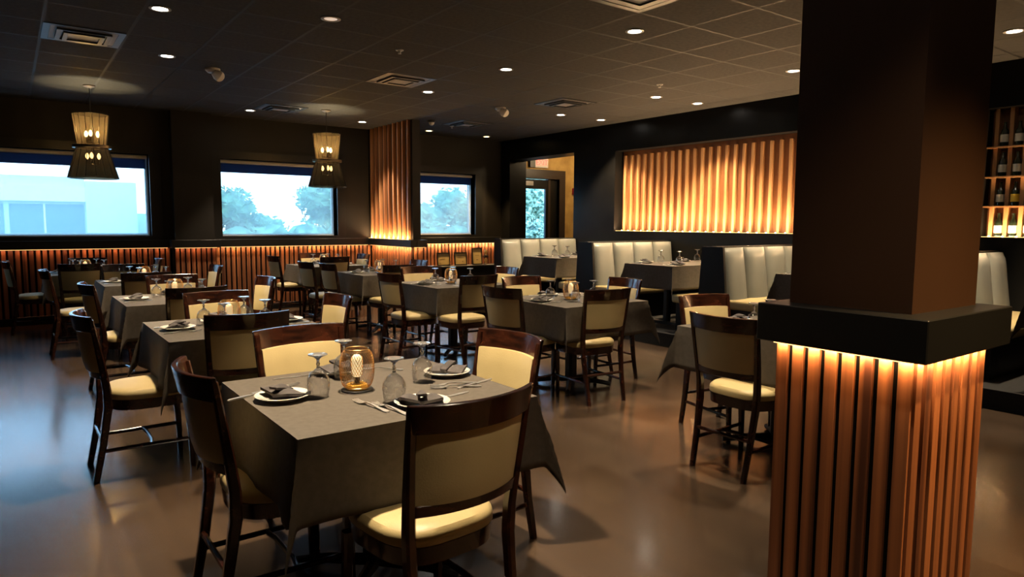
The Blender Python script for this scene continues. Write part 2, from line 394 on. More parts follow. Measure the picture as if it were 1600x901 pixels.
# slatted pier against the window wall
PX0, PX1, PY0 = 5.16, 5.30, 9.72
bm = new(); box(bm, PX0, PX1, PY0, WY, 0, H); struct('wall_pier', bm, 'wall_dark')
bm = new(); slats_y(bm, PY0, WY-.02, PX0, RT, H, .165, .045, .05); struct('trim_pier_fins', bm, 'slat_pier')
bm = new(); slats_y(bm, PY0+.01, WY-.05, PX0, .10, RB, .062, .042, .022); slats_x(bm, PX0, PX1, PY0, .10, RB, .062, .042, .022)
struct('trim_pier_wainscot', bm, 'slat_x')
bm = new(); box(bm, PX0-.10, PX0, PY0-.12, WY, RB, RT); box(bm, PX0, PX1+.05, PY0-.12, PY0, RB, RT); box(bm, PX1, PX1+.05, PY0, WY, RB, RT)
bev(bm, .004, 1); struct('trim_pier_ledge', bm, 'black_paint')
# booth wall with niche and opening
NY0, NY1, NZ0, NZ1 = 3.6, 8.08, 1.285, 2.56     # slat niche
BY0, BY1 = .6, 2.86                              # bottle niche
OY0, OY1, OZ = 9.08, 10.97, 2.62                 # opening
bm = new()
box(bm, WX, WX+.4, YB, BY0, 0, H); box(bm, WX, WX+.4, BY1, NY0, 0, H); box(bm, WX, WX+.4, NY1, OY0, 0, H)
for y0, y1 in ((BY0, BY1), (NY0, NY1)):
    box(bm, WX, WX+.4, y0, y1, 0, NZ0); box(bm, WX, WX+.4, y0, y1, NZ1, H); box(bm, WX+.22, WX+.4, y0, y1, NZ0, NZ1)
box(bm, WX, WX+.4, OY0, OY1, OZ, H); box(bm, WX, WX+.4, OY1, WY, 0, H)
struct('wall_booth', bm, 'wall_black')
bm = new(); box(bm, WX+.19, WX+.22, NY0, NY1, NZ0, NZ1); box(bm, WX+.19, WX+.22, BY0, BY1, NZ0, NZ1); struct('trim_niche_backing', bm, 'fin_back')
bm = new(); slats_y(bm, NY0+.02, NY1-.01, WX+.19, NZ0, 2.49, .14, .038, .045); struct('trim_niche_fins', bm, 'fin')
# vestibule behind the opening
bm = new(); box(bm, WX+.4, 11.2, 7.7, 8.0, 0, H); struct('wall_vestibule_near', bm, 'wall_dark')
bm = new(); box(bm, 10.5, 10.8, 8.0, WY, 0, H); struct('wall_vestibule_side', bm, 'yellow_wall')
DX0, DX1 = 8.35, 9.42
bm = new(); box(bm, WX+.4, DX0, WY, WY+.25, 0, H); box(bm, DX1, 10.5, WY, WY+.25, 0, H); box(bm, DX0, DX1, WY, WY+.25, 2.32, H)
struct('wall_vestibule', bm, 'yellow_wall')
bm = new(); box(bm, 8.18, DX0, WY-.04, WY+.1, 0, 2.50); box(bm, DX1, 9.58, WY-.04, WY+.1, 0, 2.50); box(bm, DX0, DX1, WY-.04, WY+.1, 2.32, 2.50)
box(bm, 9.16, 9.22, WY+.02, WY+.1, 0, 2.32)
d1 = struct('door_1', bm, 'brown_frame')
bm = new(); box(bm, 8.36, 8.42, WY+.03, WY+.08, 0, 2.30); box(bm, 9.10, 9.16, WY+.03, WY+.08, 0, 2.30); box(bm, 8.42, 9.10, WY+.03, WY+.08, 2.11, 2.30); box(bm, 8.42, 9.10, WY+.03, WY+.08, 0, .25)
obj('door_leaf', bm, 'black_paint', d1, smooth=False)
bm = new(); box(bm, 9.22, 9.42, WY+.04, WY+.07, 0, 2.32); obj('side_panel', bm, 'black_paint', d1, smooth=False)
bm = new(); box(bm, 8.42, 9.10, WY+.052, WY+.058, .25, 2.11); obj('door_pane', bm, 'pane', d1, smooth=False)
bm = new(); box(bm, 8.44, 8.74, WY-.02, WY+.03, 2.17, 2.26); bev(bm, .008); obj('door_closer', bm, 'white_plastic', d1)
text_mesh('door_lettering', 'LM', .11, 'ink', .001, d1, (8.80, WY+.049, 1.46), (PI/2, 0, 0))
# platform below the booths
bm = new(); box(bm, 6.03, WX, YB, 9.2, 0, PF); struct('floor_platform', bm, 'carpet')

# square column in the foreground: black shaft, ledge, slatted base
CX0, CY0, CS = 1.99, .845, .487
CSY = .43
bm = new(); box(bm, CX0+.05, CX0+CS-.002, CY0+.04, CY0+CSY-.015, 1.02, H); struct('wall_column_shaft', bm, 'shaft')
bm = new(); box(bm, CX0+.012, CX0+CS-.012, CY0+.012, CY0+CSY-.012, 0, 1.02); struct('wall_column_core', bm, 'backing')
bm = new(); n = 8; p = CS/n
for k in range(n):
    a = (k+.5)*p
    y = CY0+a*CSY/CS; box(bm, CX0, CX0+.02, y-.0185, y+.0185, .0, 1.02); box(bm, CX0+CS-.02, CX0+CS, y-.0185, y+.0185, 0, 1.02)
    x = CX0+a; box(bm, x-.0185, x+.0185, CY0, CY0+.02, 0, 1.02); box(bm, x-.0185, x+.0185, CY0+CSY-.02, CY0+CSY, 0, 1.02)
struct('trim_column_slats', bm, 'slat_x')
bm = new(); box(bm, CX0-.045, CX0+CS+.05, CY0-.045, CY0+CSY+.04, 1.03, 1.15); bev(bm, .003, 1); struct('trim_column_ledge', bm, 'black_paint')

# ================================================================== LIGHTS IN THE ROOM
CANS = []
def make_can(lens):
    def f():
        t = thing('ceiling_downlight', '', 'ceiling light')
        bm = new(); lathe(bm, [(.052, -.001), (.075, -.001), (.078, -.006), (.060, -.010), (.052, -.006)], 24, closed=True); obj('trim_ring', bm, 'can_trim', t)
        bm = new(); lathe(bm, [(.054, -.001), (.054, -.004), (0, -.006)], 24, cap=False); obj('lens', bm, lens, t)
        return t
    return Kind(f)
can_w, can_y, can_d = make_can('can_lens'), make_can('can_lens_y'), make_can('can_dim')
for x, y, s, c, wds in DOWNLIGHTS:
    k = can_y if c[2] < .3 else (can_d if s < .5 else can_w)
    k.put((x, y, H), 0, 'round recessed ceiling downlight, '+wds)
    light('SPOT', 'downlight_beam', (x, y, H-.02), CAN_W*s, c, spot_size=R(92 if y in (7.94, 6.08) and x > 7 else 70), spot_blend=.5, shadow_soft_size=.045)
for j, (x, y, s, c, deg) in enumerate(UNSEEN):
    o = can_w.put((x, y, H), 0, 'round recessed ceiling downlight above the camera view', 'downlights above the view')
    light('SPOT', 'downlight_beam', (x, y, H-.02), CAN_W*s, c, spot_size=R(deg), spot_blend=.7, shadow_soft_size=.045)
def strip_led(label, a, b, z, down=True, dots=0, energy=8, tilt=(0, 0), width=.012, color=LED):
    """LED tape from a to b (horizontal) with the light it gives off"""
    a = Vector((*a, z)); b = Vector((*b, z)); mid = (a+b)/2; L = (b-a).length; d = (b-a).normalized(); s = d.cross(Vector((0, 0, 1)))
    bm = new()
    for q in (0,):
        vs = [a-s*width/2, b-s*width/2, b+s*width/2, a+s*width/2]; t = Vector((0, 0, .004 if down else -.004))
        v = [bm.verts.new(p) for p in vs]+[bm.verts.new(p+t) for p in vs]
        for f in ((0,3,2,1),(4,5,6,7),(0,1,5,4),(1,2,6,5),(2,3,7,6),(3,0,4,7)): bm.faces.new([v[i] for i in f])
    o = obj('led_strip', bm, 'led', smooth=False); tag(o, label, 'LED strip')
    la = bpy.data.lights.new('led_strip_light', 'AREA'); la.shape = 'RECTANGLE'; la.size = L; la.size_y = width; la.energy = energy*L; la.color = color
    lo = bpy.data.objects.new('led_strip_light', la); COL.objects.link(lo)
    zc = Vector((tilt[0], tilt[1], -1 if down else 1)).normalized(); zz = -zc; xx = (d-zz*d.dot(zz)).normalized(); yy = zz.cross(xx)
    mm = Matrix.Identity(4)
    for i in range(3): mm[i][0] = xx[i]; mm[i][1] = yy[i]; mm[i][2] = zz[i]; mm[i][3] = (mid+zc*.006)[i]
    lo.matrix_world = mm
    return o
y = WY-.075
strip_led('hidden LED strip under the window rail at the far left', (-2.5, y), (1.88, y), RB-.004, energy=1.0, tilt=(0, .35), color=(1, .40, .20))
strip_led('hidden LED strip under the stepped rail between two windows', (1.95, WY-.25), (2.53, WY-.25), RB-.004, energy=1.2, tilt=(0, .35), color=(1, .42, .22))
strip_led('hidden LED strip under the rail below the pendant window', (2.6, y), (5.05, y), RB-.004, energy=3.6, tilt=(0, .35))
strip_led('hidden LED strip under the rail below the small window', (5.4, y), (7.8, y), RB-.004, energy=10, tilt=(0, .35), color=(1, .62, .32))
strip_led('hidden LED strip under the ledge along the pier side', (PX0-.07, PY0-.05), (PX0-.07, WY-.1), RB-.004, energy=9, tilt=(.35, 0))
strip_led('hidden LED strip under the ledge on the pier front', (PX0-.02, PY0-.08), (PX1+.02, PY0-.08), RB-.004, energy=7, tilt=(0, .35))
strip_led('LED strip lying on the pier ledge below the fins', (PX0-.075, PY0), (PX0-.075, WY-.05), RT+.005, down=False, energy=26, tilt=(.35, 0))
# column strips
strip_led('LED strip under the column ledge on its left face', (CX0-.018, CY0), (CX0-.018, CY0+CSY-.01), 1.024, energy=6, tilt=(1.0, 0))
strip_led('LED strip under the column ledge on its right face', (CX0, CY0-.018), (CX0+CS-.01, CY0-.018), 1.024, energy=10, tilt=(0, 1.0))
# niche strips: tape with bright diode domes
def dots(label, y0, y1, pitch, x, z, r=.012):
    bm = new(); n = int(round((y1-y0)/pitch))
    for k in range(n):
        yy = y0+(k+.5)*(y1-y0)/n
        lathe(bm, [(r, z), (r*.8, z+r*.6), (0, z+r)], 10, cx=x, cy=yy, cap=False)
    o = obj('led_diode_row', bm, 'led_dot'); tag(o, label, 'LED strip')
strip_led('LED tape on the sill of the wooden fin niche', (WX+.02, NY0+.03), (WX+.02, NY1-.02), NZ0+.006, down=False, energy=14, tilt=(.15, 0), color=(1, .66, .36))
dots('row of glowing diodes along the foot of the wooden fins', NY0+.02, NY1-.01, .14, WX+.10, NZ0+.004)
strip_led('LED tape on the sill of the bottle niche', (WX+.02, BY0+.03), (WX+.02, BY1-.02), NZ0+.006, down=False, energy=14, tilt=(.15, 0), color=(1, .60, .26))
dots('row of glowing diodes below the bottle display', BY0+.02, BY1-.01, .12, WX+.07, NZ0+.004)
for y0, y1, e in ((NY0, NY1, 150), (BY0, BY1, 30)):
    lo = light('AREA', 'led_spill_light', (0, 0, 0), e, (1, .62, .30), shape='RECTANGLE', size=y1-y0-.06, size_y=.012)
    zz = -Vector((-.45, 0, 1)).normalized(); xx = Vector((0, 1, 0)); yy = zz.cross(xx); mm = Matrix.Identity(4)
    for i in range(3): mm[i][0] = xx[i]; mm[i][1] = yy[i]; mm[i][2] = zz[i]
    mm[0][3] = WX+.008; mm[1][3] = (y0+y1)/2; mm[2][3] = NZ0+.02
    lo.matrix_world = mm
light('POINT', 'vestibule_lamp', (9.5, 9.8, 2.85), 75, (1, .72, .4), shadow_soft_size=.1)
# daylight portals
for x0, x1, z0, z1 in WINS + [(8.42, 9.10, .25, 2.11)]:
    la = bpy.data.lights.new('window_portal', 'AREA'); la.shape = 'RECTANGLE'; la.size = x1-x0; la.size_y = z1-z0
    lo = bpy.data.objects.new('window_portal', la); COL.objects.link(lo); lo.location = ((x0+x1)/2, WY+.26, (z0+z1)/2); lo.rotation_euler = (-PI/2, 0, 0)
    la.cycles.is_portal = True
light('SUN', 'hazy_sun', (0, 30, 20), 1.6, (1, .97, .9), aim=(.5, .9, -1.1), angle=R(12))

# ------------------------------------------------------------------ pendants
def make_pendant():
    t = thing('pendant_lamp', '', 'pendant lamp')          # origin on the ceiling
    bm = new(); lathe(bm, [(.065, 0), (.065, -.012), (.02, -.03), (0, -.03)], 24, cap=False); obj('canopy', bm, 'ring', t)
    bm = new(); tube(bm, [(0, 0, -.02), (0, 0, -.36)], .004, 6); obj('cord', bm, 'black_metal', t)
    def shade(r0, z0, r1, z1, name, sm):
        bm = new(); n = 96; rs = []
        for q in range(5):
            u = q/4; r = r0+(r1-r0)*u; z = z0+(z1-z0)*u
            rs.append([bm.verts.new(((r*(1+.025*math.sin(k*2*PI/n*16)))*math.cos(2*PI*k/n), (r*(1+.025*math.sin(k*2*PI/n*16)))*math.sin(2*PI*k/n), z)) for k in range(n)])
        for A, B in zip(rs, rs[1:]):
            for k in range(n): bm.faces.new((A[k], A[(k+1) % n], B[(k+1) % n], B[k]))
        s = obj(name, bm, sm, t)
        bm = new()
        for r, z in ((r0, z0), (r1, z1)):
            tube(bm, [(r*math.cos(2*PI*k/32), r*math.sin(2*PI*k/32), z) for k in range(32)], .004, 6, closed=True)
        for k in range(16):
            a = 2*PI*k/16; tube(bm, [(r0*1.03*math.cos(a), r0*1.03*math.sin(a), z0), (r1*1.03*math.cos(a), r1*1.03*math.sin(a), z1)], .0035, 5)
        obj('shade_frame', bm, 'black_metal', s)
    shade(.188, -.34, .150, -.70, 'upper_shade', 'shade'); shade(.165, -.74, .262, -1.09, 'lower_shade', 'shade_low')
    bm = new(); lathe(bm, [(.16, -.70), (.205, -.705), (.205, -.735), (.16, -.74)], 40, closed=True); obj('waist_ring', bm, 'ring', t)
    bm = new(); tube(bm, [(0, 0, -.34), (0, 0, -.92)], .008, 8)
    for k in range(3):
        a = k*2*PI/3+.3
        for zc in (-.60, -.86): tube(bm, [(0, 0, zc-.06), (.07*math.cos(a), .07*math.sin(a), zc-.06), (.07*math.cos(a), .07*math.sin(a), zc)], .006, 6)
    obj('lamp_holder', bm, 'black_metal', t)
    for k in range(3):
        a = k*2*PI/3+.3
        for zc in (-.60, -.86):
            bm = new(); lathe(bm, [(.008, 0), (.018, .02), (.020, .04), (.010, .065), (0, .075)], 12, cap=False)
            obj('bulb', bm, 'bulb', t, loc=(.07*math.cos(a), .07*math.sin(a), zc))
    return t
pend = Kind(make_pendant)
for (x, y, lab) in ((3.77, 9.7, 'smoked hourglass pendant lamp hanging in front of the middle window'), (.86, 9.7, 'smoked hourglass pendant lamp hanging in front of the leftmost window')):
    pend.put((x, y, H), 0, lab, None)
    light('POINT', 'pendant_glow', (x, y, H-.50), 70, (1, .78, .42), shadow_soft_size=.03)
    light('POINT', 'pendant_glow', (x, y, H-.95), 2.5, (1, .78, .42), shadow_soft_size=.03)

# ================================================================== FURNITURE
# ---- chair: local origin on floor under the seat, faces +Y; ends of the crest at y = -.265
def bow(x, hw, a): return -a*(1-(x/hw)**2)
def curved_slab(bm, hw0, hw1, z0, z1, yb0, yb1, thick, bend, nx=10, nz=4, puff=0., rnd=0.):
    """slab between heights z0..z1, half widths hw0 (low) hw1 (high), back line y yb0..yb1, bowed to -Y"""
    F, B = [], []
    for j in range(nz+1):
        v = j/nz; z = z0+(z1-z0)*v; hw = hw0+(hw1-hw0)*v; yb = yb0+(yb1-yb0)*v
        rf, rbk = [], []
        for i in range(nx+1):
            u = -1+2*i/nx; x = u*hw; y = yb+bow(x, hw, bend)
            e = (1-u**6)*(1-(2*v-1)**6) if puff else 0
            rf.append(bm.verts.new((x, y+thick/2+puff*e, z))); rbk.append(bm.verts.new((x, y-thick/2-puff*e*.8, z)))
        F.append(rf); B.append(rbk)
    for j in range(nz):
        for i in range(nx):
            bm.faces.new((F[j][i], F[j][i+1], F[j+1][i+1], F[j+1][i])); bm.faces.new((B[j][i], B[j+1][i], B[j+1][i+1], B[j][i+1]))
    for j in range(nz):
        bm.faces.new((F[j][0], F[j+1][0], B[j+1][0], B[j][0])); bm.faces.new((F[j][nx], B[j][nx], B[j+1][nx], F[j+1][nx]))
    for i in range(nx):
        bm.faces.new((F[0][i], B[0][i], B[0][i+1], F[0][i+1])); bm.faces.new((F[nz][i], F[nz][i+1], B[nz][i+1], B[nz][i]))
def outline(t, hwf, hwb, yf, yb, e=3.2):
    c, s = math.cos(t), math.sin(t)
    u = math.copysign(abs(c)**(2/e), c); v = math.copysign(abs(s)**(2/e), s)
    y = (yf+yb)/2+v*(yf-yb)/2; k = (v+1)/2
    return u*(hwb+(hwf-hwb)*k), y
def pad(bm, rings, hwf, hwb, yf, yb, n=40):
    rs = []
    cx, cy = 0, (yf+yb)/2
    for sc_, z in rings:
        if sc_ == 0: rs.append([bm.verts.new((cx, cy, z))]); continue
        r = []
        for k in range(n):
            x, y = outline(2*PI*k/n, hwf, hwb, yf, yb); r.append(bm.verts.new((x*sc_, cy+(y-cy)*sc_, z)))
        rs.append(r)
    for A, B in zip(rs, rs[1:]):
        for k in range(n):
            if len(B) == 1: bm.faces.new((A[k], A[(k+1) % n], B[0]))
            elif len(A) == 1: bm.faces.new((A[0], B[(k+1) % n], B[k]))
            else: bm.faces.new((A[k], A[(k+1) % n], B[(k+1) % n], B[k]))
    if len(rs[0]) > 1: bm.faces.new(rs[0][::-1])
    if len(rs[-1]) > 1: bm.faces.new(rs[-1])
def make_chair():
    t = thing('dining_chair', '', 'chair')
    bm = new(); pad(bm, [(.96, .428), (1.0, .436), (1.0, .455), (.985, .468), (.93, .480), (.75, .487), (.4, .490), (0, .491)], .222, .198, .225, -.195); obj('seat', bm, 'cream', t)
    bm = new(); pad(bm, [(.93, .372), (.97, .374), (.985, .430), (.9, .431)], .222, .198, .225, -.195); obj('seat_frame', bm, 'chair_wood', t)
    for s in (-1, 1):
        bm = new(); rectbar(bm, [(s*.185, .205, 0), (s*.185, .20, .2), (s*.183, .19, .372)], [.026, .032, .040], [.026, .032, .040]); obj('leg', bm, 'chair_wood', t)
    for s in (-1, 1):
        bm = new(); rectbar(bm, [(s*.172, -.275, 0), (s*.178, -.235, .2), (s*.186, -.205, .40), (s*.190, -.206, .50), (s*.198, -.222, .62), (s*.206, -.243, .75), (s*.213, -.265, .885)],
                            [.026, .030, .034, .034, .032, .030, .026], [.032, .036, .042, .040, .036, .030, .024]); obj('leg', bm, 'chair_wood', t)
    bm = new(); curved_slab(bm, .219, .226, .815, .902, -.253, -.270, .020, .068, 20, 3); bev(bm, .003, 1); obj('crest_rail', bm, 'chair_wood', t)
    bm = new(); curved_slab(bm, .186, .195, .592, .817, -.219, -.252, .022, .054, 18, 6, puff=.007); obj('backrest', bm, 'cream', t)
    bm = new(); curved_slab(bm, .196, .198, .556, .594, -.215, -.220, .022, .045, 16, 2); bev(bm, .003, 1); obj('lower_rail', bm, 'chair_wood', t)
    for s in (-1, 1):
        bm = new(); tube(bm, [(s*.176, -.245, .165), (s*.185, .2, .165)], .011, 8); obj('stretcher', bm, 'chair_wood', t)
    bm = new(); tube(bm, [(-.18, .0, .165), (-.09, .012, .165), (.09, .012, .165), (.18, .0, .165)], .011, 8); obj('stretcher', bm, 'chair_wood', t)
    bm = new(); tube(bm, [(-.174, -.238, .225), (.174, -.238, .225)], .011, 8); obj('stretcher', bm, 'chair_wood', t)
    return t
chairs = Kind(make_chair)
TB = {  # table centres and words
 'T1': (1.125, 2.455, 'nearest table'), 'L1': (1.125, 4.50, 'second table of the left row'),
 'L2': (1.155, 6.40, 'third table of the left row'), 'L3': (1.20, 8.35, 'fourth table of the left row'),
 'L4': (.80, 10.20, 'last table of the left row'),
 'R1': (3.90, 2.45, 'table beside the slatted column'), 'T2': (3.90, 4.46, 'second table of the middle row'),
 'T3': (3.86, 6.37, 'third table of the middle row'), 'T4': (3.92, 8.27, 'fourth table of the middle row'),
 'T5': (3.91, 10.20, 'last table of the middle row')}
DIRS = {'front': (0, 'near side'), 'back': (180, 'window side'), 'left': (-90, 'left side'), 'right': (90, 'right side')}
CH = [  # table, side, crest end midpoint x, y, extra turn
 ('T1','front',1.082,1.667,4), ('T1','back',1.10,3.22,6), ('T1','right',1.812,2.50,3), ('T1','left',.507,2.54,0),
 ('L1','front',1.045,3.905,-4), ('L1','back',1.18,5.20,3), ('L1','right',1.803,4.50,0), ('L1','left',.32,4.38,0),
 ('L2','front',1.15,5.68,4), ('L2','back',1.22,7.08,2), ('L2','right',1.86,6.35,2), ('L2','left',.50,6.45,3),
 ('L3','front',1.08,7.60,3), ('L3','back',1.05,9.10,0), ('L3','right',1.90,8.40,0), ('L3','left',.30,8.45,0),
 ('L4','front',.66,9.50,0), ('L4','right',1.60,10.25,0), ('L4','left',-.02,10.5,0), ('L4','back',.85,10.93,0),
 ('T2','front',3.72,3.83,-5), ('T2','left',3.11,4.40,8), ('T2','right',4.55,4.47,-5), ('T2','back',3.88,5.16,0),
 ('R1','left',3.16,2.35,0), ('R1','back',3.95,3.10,-10),
 ('T3','left',3.04,6.25,3), ('T3','front',3.65,5.53,4), ('T3','back',3.78,7.02,3), ('T3','right',4.58,6.36,-3),
 ('T4','left',3.03,8.60,3), ('T4','left2',3.13,8.11,3), ('T4','front',3.76,7.42,3), ('T4','right',4.43,8.18,0),
 ('T5','left',3.16,10.35,3), ('T5','front',3.84,9.64,0), ('T5','back',3.98,10.96,-2), ('T5','right',4.53,10.20,0)]
for tb, side, mx_, my_, ex in CH:
    s = 'left' if side == 'left2' else side
    ang, wd = DIRS[s]; a = R(ang+ex); fx, fy = -math.sin(a), math.cos(a)     # facing direction
    extra = ''
    if tb == 'T4' and side == 'left': extra = ', farther one'
    if side == 'left2': extra = ', nearer one'
    chairs.put((mx_+fx*.268, my_+fy*.268, 0), a, 'cream-padded dark wood chair, '+wd+' of the '+TB[tb][2]+extra, 'cream padded dining chairs')

# ---- tables and cloths
TZ = .75
def make_table():
    t = thing('dining_table', '', 'table')
    bm = new(); box(bm, -.45, .45, -.45, .45, TZ-.032, TZ-.004); bev(bm, .004, 1); obj('tabletop', bm, 'black_metal', t)
    bm = new(); rectbar(bm, [(0, 0, .05), (0, 0, TZ-.03)], .09, .09); obj('column', bm, 'black_metal', t)
    for k in range(4):
        a = k*PI/2+PI/4; c, s = math.cos(a), math.sin(a)
        bm = new(); tube(bm, [(0, 0, .055), (.2*c, .2*s, .045), (.34*c, .34*s, .022)], [.026, .022, .018], 8); obj('foot', bm, 'black_metal', t)
    return t
def cloth_mesh(hx, hy, drop, seed, topz, k_out=.21):
    rnd = random.Random(seed); ph = [rnd.uniform(0, 6.28) for _ in range(8)]
    bm = new(); nin, nout = 14, 9
    def axis(h):
        a = [-h-drop+drop*i/nout for i in range(nout)]; a += [-h+2*h*i/nin for i in range(nin+1)]; a += [h+drop*(i+1)/nout for i in range(nout)]
        return a
    ax, ay = axis(hx), axis(hy); G = []
    for v in ay:
        row = []
        for u in ax:
            a = max(0, abs(u)-hx); b = max(0, abs(v)-hy); su = 1 if u > 0 else -1; sv = 1 if v > 0 else -1
            x = max(-hx, min(hx, u)); y = max(-hy, min(hy, v)); z = topz
            if a > 0 and b > 0:
                rho = math.hypot(a, b); th = math.atan2(b, a); s = k_out*math.sin(2*th)*(1-.12*math.cos(4*th))*min(1, rho/.16)
                o = rho*s+.012*math.cos(th*6+ph[0])*rho/.3
                # fold leans a little round the corner
                tw = .20*math.sin(ph[1]+su+2*sv)
                dx, dy = math.cos(PI/4+tw), math.sin(PI/4+tw)
                x += su*(o*dx+.006+.03*rho*math.cos(th)); y += sv*(o*dy+.006+.03*rho*math.sin(th)); z = topz-rho*math.sqrt(max(.1, 1-s*s))
            elif a > 0:
                f = a/drop; wv = (.012*math.sin(v*9+ph[2])+.010*math.sin(v*17+ph[3]))*f
                x += su*(.006*min(1, f*4)+.018*f*a/.33+wv); z = topz-a
            elif b > 0:
                f = b/drop; wv = (.012*math.sin(u*9+ph[4])+.010*math.sin(u*17+ph[5]))*f
                y += sv*(.006*min(1, f*4)+.018*f*b/.33+wv); z = topz-b
            row.append(bm.verts.new((x, y, z)))
        G.append(row)
    for j in range(len(ay)-1):
        for i in range(len(ax)-1): bm.faces.new((G[j][i], G[j][i+1], G[j+1][i+1], G[j+1][i]))
    return bm
tables = Kind(make_table)
def put_cloth(key, x, y, hx, hy, drop, z, lab, seed):
    o = obj('tablecloth', cloth_mesh(hx, hy, drop, seed, 0), 'cloth', loc=(x, y, z), auto=80)
    md = o.modifiers.new('thickness', 'SOLIDIFY'); md.thickness = .003; md.offset = -1
    tag(o, lab, 'tablecloth', 'black tablecloths')
for n, (k, (x, y, wd)) in enumerate(TB.items()):
    tables.put((x, y, 0), 0, 'square pedestal table under black cloth, the '+wd, 'square pedestal tables')
    put_cloth(k, x, y, .457, .457, .27, TZ+.001, 'plain black tablecloth draped over the '+wd, 11+n)

# ---- table ware
def simple(name, cat, build, m):
    """one-mesh kind"""
    def f():
        bm = new(); build(bm); o = obj(name, bm, m); tag(o, '', cat); return o
    return Kind(f)
def b_goblet(bm):
    n = 28
    cup = [(.0348, 0), (.0403, .030), (.0416, .050), (.0386, .071), (.0290, .088), (.014, .0975), (0, .100)]
    out = [(.036, 0), (.0415, .030), (.0430, .050), (.040, .072), (.030, .090), (.015, .101), (.0065, .108), (.0050, .118), (.0078, .124), (.0050, .131), (.0062, .142), (.016, .151), (.0355, .158), (.0360, .160), (.0345, .1612), (.012, .158), (0, .1575)]
    lathe(bm, cup[::-1]+out, n, cap=False)
def make_goblet2():
    bm = new(); b_goblet(bm); o = obj('water_goblet', bm, 'glass', auto=60); tag(o, '', 'glass')
    o.data.materials.append(MT['stem_glass'])
    for p in o.data.polygons:
        if p.center.z > .1003: p.material_index = 1
    return o
goblets = Kind(make_goblet2)
def b_plate(bm): lathe(bm, [(0, .004), (.055, .004), (.058, 0), (.062, 0), (.066, .004), (.098, .017), (.100, .020), (.097, .021), (.066, .010), (.060, .008), (0, .008)], 40, cap=False)
plates = simple('side_plate', 'plate', b_plate, 'china')
def b_napkin(bm):
    def sheet(pts, th=.005, bulge=.006):
        # folded quad of cloth
        (a, b, c, d) = [Vector(p) for p in pts]; n = 6; T, Bt = [], []
        for j in range(n+1):
            r1, r2 = [], []
            for i in range(n+1):
                u, v = i/n, j/n; p = (a*(1-u)+b*u)*(1-v)+(d*(1-u)+c*u)*v
                e = bulge*math.sin(PI*u)*math.sin(PI*v)
                r1.append(bm.verts.new(p+Vector((0, 0, e+th)))); r2.append(bm.verts.new(p+Vector((0, 0, e*.3))))
            T.append(r1); Bt.append(r2)
        for j in range(n):
            for i in range(n):
                bm.faces.new((T[j][i], T[j][i+1], T[j+1][i+1], T[j+1][i])); bm.faces.new((Bt[j][i], Bt[j+1][i], Bt[j+1][i+1], Bt[j][i+1]))
        for i in range(n):
            bm.faces.new((T[0][i], Bt[0][i], Bt[0][i+1], T[0][i+1])); bm.faces.new((T[n][i], T[n][i+1], Bt[n][i+1], Bt[n][i]))
            bm.faces.new((T[i][0], T[i+1][0], Bt[i+1][0], Bt[i][0])); bm.faces.new((T[i][n], Bt[i][n], Bt[i+1][n], T[i+1][n]))
    z = 0
    sheet([(-.075, -.040, z), (.010, -.030, z), (.012, .040, z+.002), (-.070, .045, z+.012)], .007, .014)
    sheet([(.004, -.035, z+.004), (.085, -.045, z), (.080, .030, z+.016), (.006, .038, z+.004)], .007, .012)
    sheet([(-.012, -.042, z+.010), (.018, -.046, z+.010), (.020, .046, z+.024), (-.014, .044, z+.024)], .006, .010)
    for v in bm.verts: v.co.z *= 1.45
napkins = simple('folded_napkin', 'napkin', b_napkin, 'napkin')
def b_fork(bm):
    L = .205
    # handle (flat), neck, head with four tines; lies along Y, tines at +Y
    def flatbar(pts):
        rs = []
        for x, y, z, w_, t_ in pts: rs.append([bm.verts.new((x-w_/2, y, z)), bm.verts.new((x+w_/2, y, z)), bm.verts.new((x+w_/2, y, z+t_)), bm.verts.new((x-w_/2, y, z+t_))])
        for A, B in zip(rs, rs[1:]):
            for k in range(4): bm.faces.new((A[k], A[(k+1) % 4], B[(k+1) % 4], B[k]))
        bm.faces.new(rs[0][::-1]); bm.faces.new(rs[-1])
    flatbar([(0, -.100, .001, .012, .002), (0, -.090, .001, .019, .0025), (0, -.050, .004, .013, .0028), (0, .0, .009, .007, .003), (0, .030, .009, .006, .003),
             (0, .042, .006, .016, .0022), (0, .055, .0035, .025, .002), (0, .064, .003, .0255, .002)])
    for k in range(4):
        x = (k-1.5)*.0068
        flatbar([(x, .062, .003, .004, .002), (x, .085, .004, .0034, .0018), (x, .105, .008, .002, .0012)])
forks = simple('fork', 'fork', b_fork, 'steel')
def b_knife(bm):
    rs = []
    for x, y, w_, t_ in ((0, -.110, .013, .003), (0, -.10, .017, .005), (0, -.04, .014, .005), (0, -.005, .010, .004), (.001, .0, .017, .0022), (.002, .07, .019, .002), (.001, .10, .012, .0015), (-.003, .112, .003, .001)):
        rs.append([bm.verts.new((x-w_/2, y, .0005)), bm.verts.new((x+w_/2, y, .0005)), bm.verts.new((x+w_/2, y, .0005+t_)), bm.verts.new((x-w_/2, y, .0005+t_))])
    for A, B in zip(rs, rs[1:]):
        for k in range(4): bm.faces.new((A[k], A[(k+1) % 4], B[(k+1) % 4], B[k]))
    bm.faces.new(rs[0][::-1]); bm.faces.new(rs[-1])
knives = simple('table_knife', 'knife', b_knife, 'steel')
